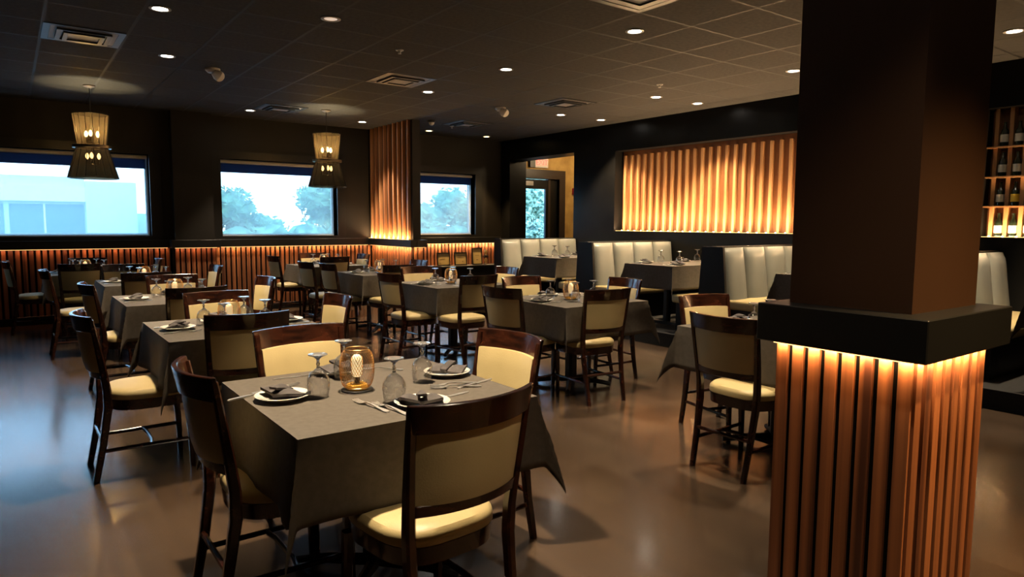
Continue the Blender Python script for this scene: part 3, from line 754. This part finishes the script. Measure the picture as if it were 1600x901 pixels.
def make_lantern():
    t = thing('table_lantern', '', 'lantern')
    bm = new(); lathe(bm, [(0, 0), (.060, 0), (.061, .004), (.058, .006), (0, .006)], 32, cap=False); o = obj('coaster', bm, 'black_metal', t); o['label'] = 'flat black disc under the cage'
    def rad(z):   # barrel profile
        u = (z-.012)/.148
        return .045+.022*math.sin(PI*min(1, max(0, u)))**.5
    bm = new(); nh = 44; ns = 14
    for sgn in (-1, 1):
        for k in range(nh):
            pts = []
            for s in range(ns+1):
                z = .012+.148*s/ns; a = 2*PI*k/nh+sgn*s/ns*1.15
                pts.append((rad(z)*math.cos(a), rad(z)*math.sin(a), z))
            tube(bm, pts, .0006, 3, cap=False)
    cage = obj('wire_cage', bm, 'copper', t)
    bm = new()
    for r, z, q in ((.0455, .162, .0022), (.0455, .013, .0028)):
        tube(bm, [(r*math.cos(2*PI*k/36), r*math.sin(2*PI*k/36), z) for k in range(36)], q, 6, closed=True)
    obj('rim', bm, 'copper', cage)
    bm = new(); lathe(bm, [(0, .006), (.040, .006), (.044, .012), (.040, .024), (.036, .026), (0, .027)], 32, cap=False); obj('base', bm, 'amber', t)
    bm = new(); lathe(bm, [(.011, .026), (.011, .052), (0, .052)], 16, cap=False); obj('socket', bm, 'black_metal', t)
    bm = new(); lathe(bm, [(0, .052), (.014, .054), (.020, .064), (.021, .080), (.021, .115), (.019, .128), (.011, .138), (0, .141)], 24, cap=False); g = obj('glowing_bulb', bm, 'glow', t)
    bm = new()
    for sgn in (-1, 1):
        for k in range(12):
            pts = []
            for s in range(9):
                z = .060+.072*s/8; a = 2*PI*k/12+sgn*s/8*1.9; r = .0222 if .066 < z < .125 else .0195
                pts.append((r*math.cos(a), r*math.sin(a), z))
            tube(bm, pts, .0009, 3, cap=False)
    obj('bulb_mesh', bm, 'copper', g)
    return t
lanterns = Kind(make_lantern)
SIDES = {'near': (0, -1), 'window-side': (0, 1), 'left': (-1, 0), 'right': (1, 0)}
CZ = TZ+.0015
def setting(key, side, x, y, z, wd, nap_rot, gob=True, cut=True, dist=.33):
    sx_, sy_ = SIDES[side]; px, py = x+sx_*dist, y+sy_*dist
    rz = math.atan2(-sx_, sy_)+PI   # knife/fork point to the centre
    plates.put((px, py, z), 0, 'white side plate at the %s place of the %s' % (side, wd), 'white side plates')
    napkins.put((px, py, z+.010), rz+nap_rot, 'folded charcoal napkin on the %s plate of the %s' % (side, wd), 'folded charcoal napkins')
    tx, ty = -sy_, sx_    # to one side
    if cut:
        forks.put((px+tx*.135, py+ty*.135, z), rz, 'steel fork beside the %s plate of the %s' % (side, wd), 'forks on the tables')
        knives.put((px-tx*.13, py-ty*.13, z), rz, 'steel knife beside the %s plate of the %s' % (side, wd), 'knives on the tables')
    if gob:
        q = Vector((-sx_*.17-tx*.10, -sy_*.17-ty*.10))
        goblets.put((px+q.x, py+q.y, z), 0, 'upturned goblet by the %s place of the %s' % (side, wd), 'upturned water goblets')
# nearest table: measured positions
x, y, wd = TB['T1']
for side, px, py, nr in (('left', .785, 2.50, .5), ('window-side', 1.12, 2.80, .3), ('near', 1.16, 2.125, -.4), ('right', 1.49, 2.51, .6)):
    sx_, sy_ = SIDES[side]
    plates.put((px, py, CZ), 0, 'white side plate at the %s place of the %s' % (side, wd), 'white side plates')
    napkins.put((px, py, CZ+.010), math.atan2(-sx_, sy_)+nr, 'folded charcoal napkin on the %s plate of the %s' % (side, wd), 'folded charcoal napkins')
for px, py, lab in ((.905, 2.46, 'left of the lantern'), (1.10, 2.69, 'half hidden behind the lantern'), (1.105, 2.235, 'right of the lantern, nearest the camera'), (1.34, 2.455, 'next to the right plate')):
    goblets.put((px, py, CZ), 0, 'upturned water goblet %s, %s' % (lab, wd), 'upturned water goblets')
for px, py, rz, lab in ((1.005, 2.215, .16, 'left one of the two forks at the near place'), (1.045, 2.14, .16, 'right one of the two forks at the near place'),
                        (.81, 2.665, -1.30, 'fork poking out behind the left plate'), (1.30, 2.76, .9, 'fork right of the window-side plate'),
                        (1.42, 2.33, 1.35, 'upper fork in front of the right plate'), (1.40, 2.285, 1.15, 'lower fork in front of the right plate')):
    forks.put((px, py, CZ), rz, 'steel %s of the nearest table' % lab, 'forks on the nearest table')
for px, py, rz, lab in ((.715, 2.62, -1.2, 'left of the left plate'), (.96, 2.83, 1.5, 'left of the window-side plate'), (1.30, 2.18, -1.35, 'lying beside the near plate'), (1.50, 2.30, -1.25, 'at the right edge in front of the right plate')):
    knives.put((px, py, CZ), rz, 'steel knife %s on the nearest table' % lab, 'knives on the nearest table')
lanterns.put((1.065, 2.475, CZ), 0, 'copper wire cage lantern glowing in the middle of the '+wd, 'copper wire table lanterns')
for key in ('L1', 'L2', 'L3', 'L4', 'R1', 'T2', 'T3', 'T4', 'T5'):
    x, y, wd = TB[key]; wd = wd
    rr_ = random.Random(key)
    for side in SIDES: setting(key, side, x, y, CZ, wd, rr_.uniform(-.6, .6))
    lanterns.put((x-.04, y-.03, CZ), rr_.uniform(0, 1), 'copper wire cage lantern glowing in the middle of the '+wd, 'copper wire table lanterns')

# ---- booths
BX0, BX1 = 6.34, WX-.01
def make_booth(name, label, yd, front=True, rear=True):
    t = thing(name, label, 'booth', (0, yd, PF))
    top = 1.14-PF; n = 4; cw = (BX1-BX0-.0)/n
    bm = new(); box(bm, BX0-.03, BX1, .085, .165, 0, top+.015); bev(bm, .004, 1); obj('back_board', bm, 'booth_black', t)
    bm = new()                       # tapering end panel
    def prism(pts, x0, x1):
        a = [bm.verts.new((x0, y_, z_)) for y_, z_ in pts]; b_ = [bm.verts.new((x1, y_, z_)) for y_, z_ in pts]
        bm.faces.new(a); bm.faces.new(b_[::-1])
        for k in range(len(pts)): bm.faces.new((a[k], b_[k], b_[(k+1) % len(pts)], a[(k+1) % len(pts)]))
    y1 = .28 if rear else .17
    prism([(-.09 if front else .08, 0), (.34 if rear else .17, 0), (y1, top+.01), (-.0 if front else .08, top+.01)], BX0-.035, BX0-.005)
    obj('end_panel', bm, 'booth_black', t, smooth=False)
    def side(sg):
        for k in range(n):
            xa = BX0+k*cw+.004; xb = BX0+(k+1)*cw-.004; bm = new(); nx, nz = 12, 10; Fr, Bk = [], []
            for j in range(nz+1):
                v = j/nz; z = .42+(top-.42)*v; lean = .075*(1-v)
                fr, bk = [], []
                for i in range(nx+1):
                    u = -1+2*i/nx; x_ = xa+(xb-xa)*i/nx
                    e = (1-abs(u)**4)*(1-max(0, (v-.85)/.15)**2*.8)
                    yf = .085-.035-.055*e-lean
                    if sg > 0: fy, by = yf, .086
                    else: fy, by = .25-yf, .164
                    fr.append(bm.verts.new((x_, fy, z))); bk.append(bm.verts.new((x_, by, z)))
                Fr.append(fr); Bk.append(bk)
            for j in range(nz):
                for i in range(nx):
                    bm.faces.new((Fr[j][i], Fr[j][i+1], Fr[j+1][i+1], Fr[j+1][i])); bm.faces.new((Bk[j][i], Bk[j+1][i], Bk[j+1][i+1], Bk[j][i+1]))
                bm.faces.new((Fr[j][0], Fr[j+1][0], Bk[j+1][0], Bk[j][0])); bm.faces.new((Fr[j][nx], Bk[j][nx], Bk[j+1][nx], Fr[j+1][nx]))
            for i in range(nx):
                bm.faces.new((Fr[0][i], Bk[0][i], Bk[0][i+1], Fr[0][i+1])); bm.faces.new((Fr[nz][i], Fr[nz][i+1], Bk[nz][i+1], Bk[nz][i]))
            obj('back_cushion', bm, 'white_vinyl', t, auto=60)
        ya, yb = (-.50, -.02) if sg > 0 else (.27, .74)
        bm = new(); box(bm, BX0, BX1, ya, yb, .32, .42); bev(bm, .03, 3); s = obj('seat_cushion', bm, 'cream', t); s['label'] = 'cream seat cushion of the white booth'
        ya2, yb2 = (-.44, -.02) if sg > 0 else (.27, .68)
        bm = new(); box(bm, BX0+.02, BX1, ya2, yb2, 0, .32); obj('seat_base', bm, 'booth_black', t, smooth=False)
    if front: side(1)
    if rear: side(-1)
    return t
make_booth('booth_bench', 'white channelled booth bench at the far end in front of the exit door', 8.95, rear=False)
make_booth('booth_bench', 'white channelled double booth bench in the middle of the booth row', 6.82)
make_booth('booth_bench', 'white channelled double booth bench just left of the black column', 4.72)
make_booth('booth_bench', 'white channelled booth bench seen right of the black column', 2.58)
BTZ = PF+.755
def booth_table(yc, wd, seed):
    t = thing('booth_table', 'long pedestal table under a black cloth '+wd, 'table', (0, yc, PF))
    x0, x1 = 6.26, 7.70; hx, hy = (x1-x0)/2, .385; xc = (x0+x1)/2; z = BTZ-PF
    bm = new(); box(bm, x0, x1, -hy, hy, z-.035, z-.006); bev(bm, .004, 1); obj('tabletop', bm, 'black_metal', t)
    for dx in (-.35, .35):
        bm = new(); rectbar(bm, [(xc+dx, 0, .03), (xc+dx, 0, z-.03)], .08, .08); obj('column', bm, 'black_metal', t)
        bm = new(); box(bm, xc+dx-.04, xc+dx+.04, -.25, .25, 0, .035); obj('foot', bm, 'black_metal', t, smooth=False)
    put_cloth('b', xc, yc, hx, hy, .28, BTZ, 'black tablecloth hanging over the booth table '+wd, seed)
    k = 0
    for sy_, sn in ((-1, 'near'), (1, 'far')):
        for fx, fn in ((.24, 'aisle-end'), (.95, 'wall-end')):
            px, py = x0+fx, yc+sy_*.25
            wds = '%s %s' % (sn, fn)
            plates.put((px, py, BTZ+.001), 0, 'white plate at the %s place of booth table %s' % (wds, wd), 'white side plates')
            napkins.put((px, py, BTZ+.011), k*.7, 'charcoal napkin at the %s place of booth table %s' % (wds, wd), 'folded charcoal napkins')
            forks.put((px-.13, py, BTZ+.001), 0 if sy_ < 0 else PI, 'steel fork at the %s place of booth table %s' % (wds, wd), 'forks on the tables')
            goblets.put((px+.16, py-sy_*.10, BTZ+.001), 0, 'upturned goblet at the %s place of booth table %s' % (wds, wd), 'upturned water goblets')
            k += 1
booth_table(7.88, 'nearest the exit door', 41)
booth_table(5.77, 'in the middle of the row', 42)
booth_table(3.65, 'half hidden by the column', 43)
booth_table(1.50, 'at the right picture edge', 44)

# ---- bottle display right of the column
bm = new(); slats_y(bm, BY0+.0, BY1-.005, WX+.19, NZ0, NZ1, .125, .035, .10); struct('trim_bottle_fins', bm, 'fin')
def b_bottle(bm): lathe(bm, [(0, 0), (.034, 0), (.037, .004), (.037, .13), (.033, .155), (.016, .180), (.0135, .225), (.015, .227), (.015, .238), (0, .238)], 20, cap=False)
def make_bottle(lm):
    def f():
        t = thing('wine_bottle', '', 'bottle')
        bm = new(); b_bottle(bm); obj('bottle_body', bm, 'bottle_dark', t)
        bm = new(); lathe(bm, [(.0375, .04), (.0375, .115)], 20, cap=False); obj('bottle_label', bm, lm, t)
        return t
    return Kind(f)
bw, by_ = make_bottle('label_white'), make_bottle('label_yellow')
nb = int(round((BY1-.005-BY0)/.125)); pb = (BY1-.005-BY0)/nb
rows = [('lowest', 1.305), ('second', 1.60), ('third', 1.895), ('top', 2.19)]
for q, (rn, zb) in enumerate(rows):
    if q:
        bm = new(); box(bm, WX+.06, WX+.19, BY0, BY1, zb-.018, zb-.003); struct('trim_bottle_shelf', bm, 'fin')
    for k in range(nb-1, nb-9, -1):
        yy = BY0+k*pb+0
        if yy < BY0+.05 or yy > BY1-.05: continue
        kind = by_ if (q == 1 and k % 2 == 0) else bw
        if kind is by_: kind.put((WX+.115, yy, zb-.002), PI, 'dark wine bottle with a yellow label in the lit bottle display', 'yellow labelled wine bottles')
        else: kind.put((WX+.115, yy, zb-.002 if q else NZ0+.003), PI, 'dark wine bottle with a white label on the %s shelf of the lit display' % rn, 'wine bottles on the %s shelf' % rn)

# ---- console with certificates by the small window
t = thing('console_table', 'low black console below the small window', 'console', (6.85, 10.72, 0))
bm = new(); box(bm, -.68, .68, -.16, .16, .60, .63); bev(bm, .004, 1); obj('console_top', bm, 'black_metal', t)
bm = new(); box(bm, -.66, .66, -.13, .15, .05, .60); obj('console_body', bm, 'booth_black', t, smooth=False)
for sx_ in (-1, 1):
    for sy_ in (-1, 1):
        bm = new(); box(bm, sx_*.62-.02, sx_*.62+.02, sy_*.11-.02, sy_*.11+.02, 0, .05); obj('leg', bm, 'black_metal', t, smooth=False)
def frame(x, w_, h_, lab, mark):
    t = thing('picture_frame', lab, 'frame', (x, 10.70, .632))
    t.rotation_euler = (R(-6), 0, 0)
    bm = new(); b = .018
    for a in ((-w_/2, -w_/2+b, 0, h_), (w_/2-b, w_/2, 0, h_), (-w_/2+b, w_/2-b, 0, b), (-w_/2+b, w_/2-b, h_-b, h_)): box(bm, a[0], a[1], -.009, .009, a[2], a[3])
    obj('frame', bm, 'black_metal', t, smooth=False)
    bm = new(); box(bm, -w_/2+b, w_/2-b, -.002, .004, b, h_-b); p = obj('certificate', bm, 'paper', t, smooth=False)
    bm = new()
    for (u0, u1, v) in mark: box(bm, u0*w_, u1*w_, -.0035, -.002, v*h_-.002, v*h_+.002)
    obj('print', bm, 'ink', p, smooth=False)
frame(6.30, .27, .235, 'black framed certificate standing leftmost below the small window', [(-.3, .1, .5), (-.36, -.28, .86), (-.36, -.2, .2)])
frame(6.66, .27, .235, 'black framed certificate in the middle of three below the small window', [(-.3, .3, .72), (-.25, .25, .6), (.1, .2, .3), (.1, .2, .27)])
frame(7.02, .22, .31, 'taller black framed certificate rightmost below the small window', [(-.2, .2, .55), (-.1, .1, .3), (-.1, .1, .28)])
for z_, s_, lab in ((.632, .05, 'lower small gold ornament beside the tall certificate'), (.79, .04, 'upper small gold ornament beside the tall certificate')):
    t = thing('gold_ornament', lab, 'ornament', (7.22, 10.72, z_))
    bm = new(); box(bm, -.04, .04, -.02, .02, 0, .012); obj('stand', bm, 'black_metal', t, smooth=False)
    bm = new(); lathe(bm, [(0, .012), (.018, .014), (.010, .03), (.026, .06), (.030, .085), (.018, .11), (0, .12)], 14, cap=False); obj('figure', bm, 'gold', t)
    if z_ < .7:
        bm = new(); box(bm, -.045, .045, -.03, .03, .125, .155); obj('upper_shelf', bm, 'black_metal', t, smooth=False)

# ---- exit sign, alarm, ceiling devices
t = thing('exit_sign', 'lit red EXIT sign above the glass door', 'sign', (8.93, WY-.05, 2.64))
bm = new(); box(bm, -.17, .17, 0, .05, -.10, .10); bev(bm, .004, 1); obj('housing', bm, 'exit_face', t)
text_mesh('lettering', 'EXIT', .15, 'exit_red', .002, t, (0, -.003, 0), (PI/2, 0, 0))
bm = new(); box(bm, -.30, -.17, .0, .05, -.10, .06); obj('side_box', bm, 'black_metal', t, smooth=False)
t = thing('fire_alarm', 'small red fire alarm on the mustard wall right of the exit door', 'alarm', (9.86, WY, 2.08))
bm = new(); box(bm, -.06, .06, -.05, -.001, -.07, .07); bev(bm, .008); obj('alarm_body', bm, 'red', t)
bm = new(); lathe(bm, [(.02, 0), (.015, .012), (0, .014)], 14, cap=False); o = obj('strobe', bm, 'white_plastic', t, loc=(0, -.05, .02)); o.rotation_euler = (PI/2, 0, 0)
def make_vent():
    t = thing('ceiling_vent', '', 'vent')
    bm = new()
    for i_, (s, z0, z1) in enumerate(((.297, -.006, -.001), (.20, -.022, -.006), (.15, -.032, -.012))):
        q = s-.035 if i_ else s-.05
        for a in ((-s, s, -s, -q), (-s, s, q, s), (-s, -q, -q, q), (q, s, -q, q)): box(bm, a[0], a[1], a[2], a[3], z0, z1)
    obj('louvre_frame', bm, 'black_metal', t, smooth=False)
    bm = new(); box(bm, -.12, .12, -.12, .12, -.020, -.012); box(bm, -.245, .245, -.245, .245, -.003, -.001); obj('core_panel', bm, 'vent', t, smooth=False)
    return t
vents = Kind(make_vent)
for x, y, lab in ((3.66, 7.16, 'in the middle of the ceiling, left of the white emergency lamp'), (6.10, 7.16, 'right of the white emergency lamp, toward the booths'), (6.10, 9.60, 'farthest from the camera near the small window'),
                  (.61, 7.16, 'in the blurred upper left of the view'), (3.20, 9.95, 'beside the right pendant lamp'), (3.66, 3.50, 'cut off by the top picture edge')):
    vents.put((x, y, H), 0, 'square ceiling air vent '+lab, 'ceiling vents')
def make_emerg():
    t = thing('emergency_lamp', '', 'emergency lamp')
    bm = new(); lathe(bm, [(0, 0), (.075, 0), (.075, -.02), (.05, -.045), (0, -.045)], 20, cap=False); obj('mount', bm, 'white_plastic', t)
    for s in (-1, 1):
        bm = new(); lathe(bm, [(0, 0), (.03, 0), (.055, .045), (.055, .07), (.045, .072), (0, .066)], 18, cap=False)
        h = obj('lamp_head', bm, 'white_plastic', t, loc=(s*.05, -.02, -.045)); h.rotation_euler = (R(120), 0, s*R(-40))
    return t
em = Kind(make_emerg)
em.put((5.62, 7.98, H), R(30), 'white twin-head emergency lamp in the middle of the ceiling', 'emergency lamps')
em.put((1.82, 7.84, H), R(60), 'white twin-head emergency lamp on the ceiling between the two pendants', 'emergency lamps')
t = thing('security_camera', 'small dark dome camera on the ceiling by the slatted pier', 'camera', (5.45, 9.62, H))
bm = new(); lathe(bm, [(0, 0), (.06, 0), (.06, -.03), (.05, -.035), (0, -.035)], 20, cap=False); obj('mount', bm, 'black_metal', t)
bm = new(); lathe(bm, [(.045, -.035), (.04, -.06), (.02, -.078), (0, -.082)], 20, cap=False); obj('dome', bm, 'can_trim', t)
def b_spr(bm): lathe(bm, [(0, 0), (.038, 0), (.036, -.006), (.018, -.010), (.010, -.03), (.016, -.032), (.016, -.035), (0, -.035)], 20, cap=False)
spr = simple('sprinkler_head', 'sprinkler', b_spr, 'can_trim')
for x, y, lab in ((3.03, 5.94, 'left of the ceiling centre'), (6.15, 5.55, 'on the brown-lit ceiling toward the booths'), (6.05, 10.0, 'near the small window')):
    spr.put((x, y, H), 0, 'small round fire sprinkler head '+lab, 'sprinkler heads')

# ================================================================== OUTSIDE
bm = new(); box(bm, -60, 60, WY+.3, 120, -.4, -.3); struct('floor_outdoor', bm, 'asphalt')
def blob(bm, c, r, seed, sub=3):
    rnd = random.Random(seed); b2 = bmesh.new(); bmesh.ops.create_icosphere(b2, subdivisions=sub, radius=1)
    ph = [rnd.uniform(0, 6) for _ in range(6)]
    vs = {}
    for v in b2.verts:
        p = v.co; d = 1+.14*math.sin(p.x*5+ph[0])*math.sin(p.y*6+ph[1])+.10*math.sin(p.z*9+ph[2]+p.x*7)+.08*rnd.uniform(-1, 1)
        vs[v.index] = bm.verts.new((c[0]+p.x*r[0]*d, c[1]+p.y*r[1]*d, c[2]+p.z*r[2]*d))
    for f in b2.faces: bm.faces.new([vs[v.index] for v in f.verts])
    b2.free()
def leaves(bm, c, r, n, s, seed):
    rnd = random.Random(seed)
    for _ in range(n):
        while True:
            p = Vector((rnd.uniform(-1, 1), rnd.uniform(-1, 1), rnd.uniform(-1, 1)))
            if .6 < p.length < 1.08: break
        q = Vector((c[0]+p.x*r[0], c[1]+p.y*r[1], c[2]+p.z*r[2]))
        a = Vector((rnd.gauss(0, 1), rnd.gauss(0, 1), rnd.gauss(0, 1))).normalized(); b_ = a.orthogonal().normalized()*s*rnd.uniform(.5, 1); a = a*s*rnd.uniform(.7, 1.3)
        bm.faces.new([bm.verts.new(q-a), bm.verts.new(q-b_*.6), bm.verts.new(q+a), bm.verts.new(q+b_*.6)])
def tree(x, y, h, crowns, lab, m='leaf'):
    t = thing('tree', lab, 'tree', (x, y, -.3))
    bm = new(); tube(bm, [(0, 0, 0), (.1, 0, h*.4), (0, 0, h*.75)], [.22, .16, .08], 10); obj('trunk', bm, 'bark', t)
    bm = new()
    for k, (cx_, cy_, cz_, rx, ry, rz_) in enumerate(crowns):
        blob(bm, (cx_, cy_, cz_), (rx*.85, ry*.85, rz_*.85), int(x*10)+k); leaves(bm, (cx_, cy_, cz_), (rx, ry, rz_), 700, .13, k+int(y))
    obj('crown', bm, m, t)
tree(6.6, 27, 2.6, [(0, 0, 2.2, 1.0, 1.2, .75), (-1.3, 0, 1.8, 1.2, 1.2, .8), (1.2, .3, 1.4, 1.0, 1.1, .6)], 'low round tree outside at the left of the middle window')
tree(12.2, 29, 5.0, [(.2, 0, 3.5, 1.4, 1.3, .9), (1.5, 0, 3.0, 1.5, 1.4, 1.1), (-1.2, 0, 2.7, 1.1, 1.2, .65), (.2, 0, 1.9, 2.2, 1.4, .8)], 'taller spreading tree outside at the right of the middle window')
tree(16.9, 28, 3.6, [(0, 0, 2.4, .9, 1.2, .95), (1.2, 0, 1.6, 1.0, 1.2, .9), (-1.3, 0, 1.7, 1.0, 1.2, .9), (2.4, 0, 1.7, 1.0, 1.1, .8)], 'dense tree outside the small window')
t = thing('hedge', 'long clipped hedge outside beyond the parking lot', 'hedge', (13, 24.5, -.3))
bm = new()
for k in range(14): blob(bm, (-8+k*1.25, 0, .75), (.95, .7, .85), 70+k, 2)
leaves(bm, (0, 0, .8), (9, .8, 1), 1500, .10, 5); obj('hedge_foliage', bm, 'leaf', t)
for k, (x, y, r_, zc, lab) in enumerate(((13.9, 18.0, 1.7, 2.2, 'leafy shrub outside filling the upper glass of the exit door'), (11.7, 15.0, 1.0, .7, 'lower shrub outside the exit door'))):
    t = thing('shrub', lab, 'shrub', (x, y, -.3)); bm = new()
    blob(bm, (0, 0, zc), (r_*.85, r_*.85, 1.5 if k == 0 else .9), 90+k); leaves(bm, (0, 0, zc), (r_, r_, 1.8 if k == 0 else 1.1), 1800, .12, 8+k); obj('shrub_foliage', bm, 'bush', t)
    bm = new(); tube(bm, [(0, 0, 0), (0, 0, zc)], .06, 8); obj('stem', bm, 'bark', t)
t = thing('commercial_building', 'pale flat-roofed building outside the leftmost window', 'building', (0, 30, -.3))
bm = new(); box(bm, -9, 2.35, 0, 8, 0, 3.3); box(bm, 2.35, 4.0, -.3, 8, 0, 3.15); box(bm, 4.0, 5.0, .3, 8, 0, 2.0); obj('wall', bm, 'pale_panel', t, smooth=False)
bm = new(); box(bm, -9.2, 2.35, -.25, .0, 2.4, 2.95); obj('canopy', bm, 'far_trim', t, smooth=False)
for k in range(3):
    bm = new(); x0 = -4.75+k*2.4; box(bm, x0, x0+2.25, -.04, .02, .3, 2.3); f = obj('window', bm, 'far_glass', t, smooth=False)
    bm = new(); box(bm, x0+1.0, x0+1.06, -.07, -.04, .3, 2.35); box(bm, x0, x0+2.1, -.07, -.04, 1.2, 1.25); obj('mullion', bm, 'far_trim', f, smooth=False)
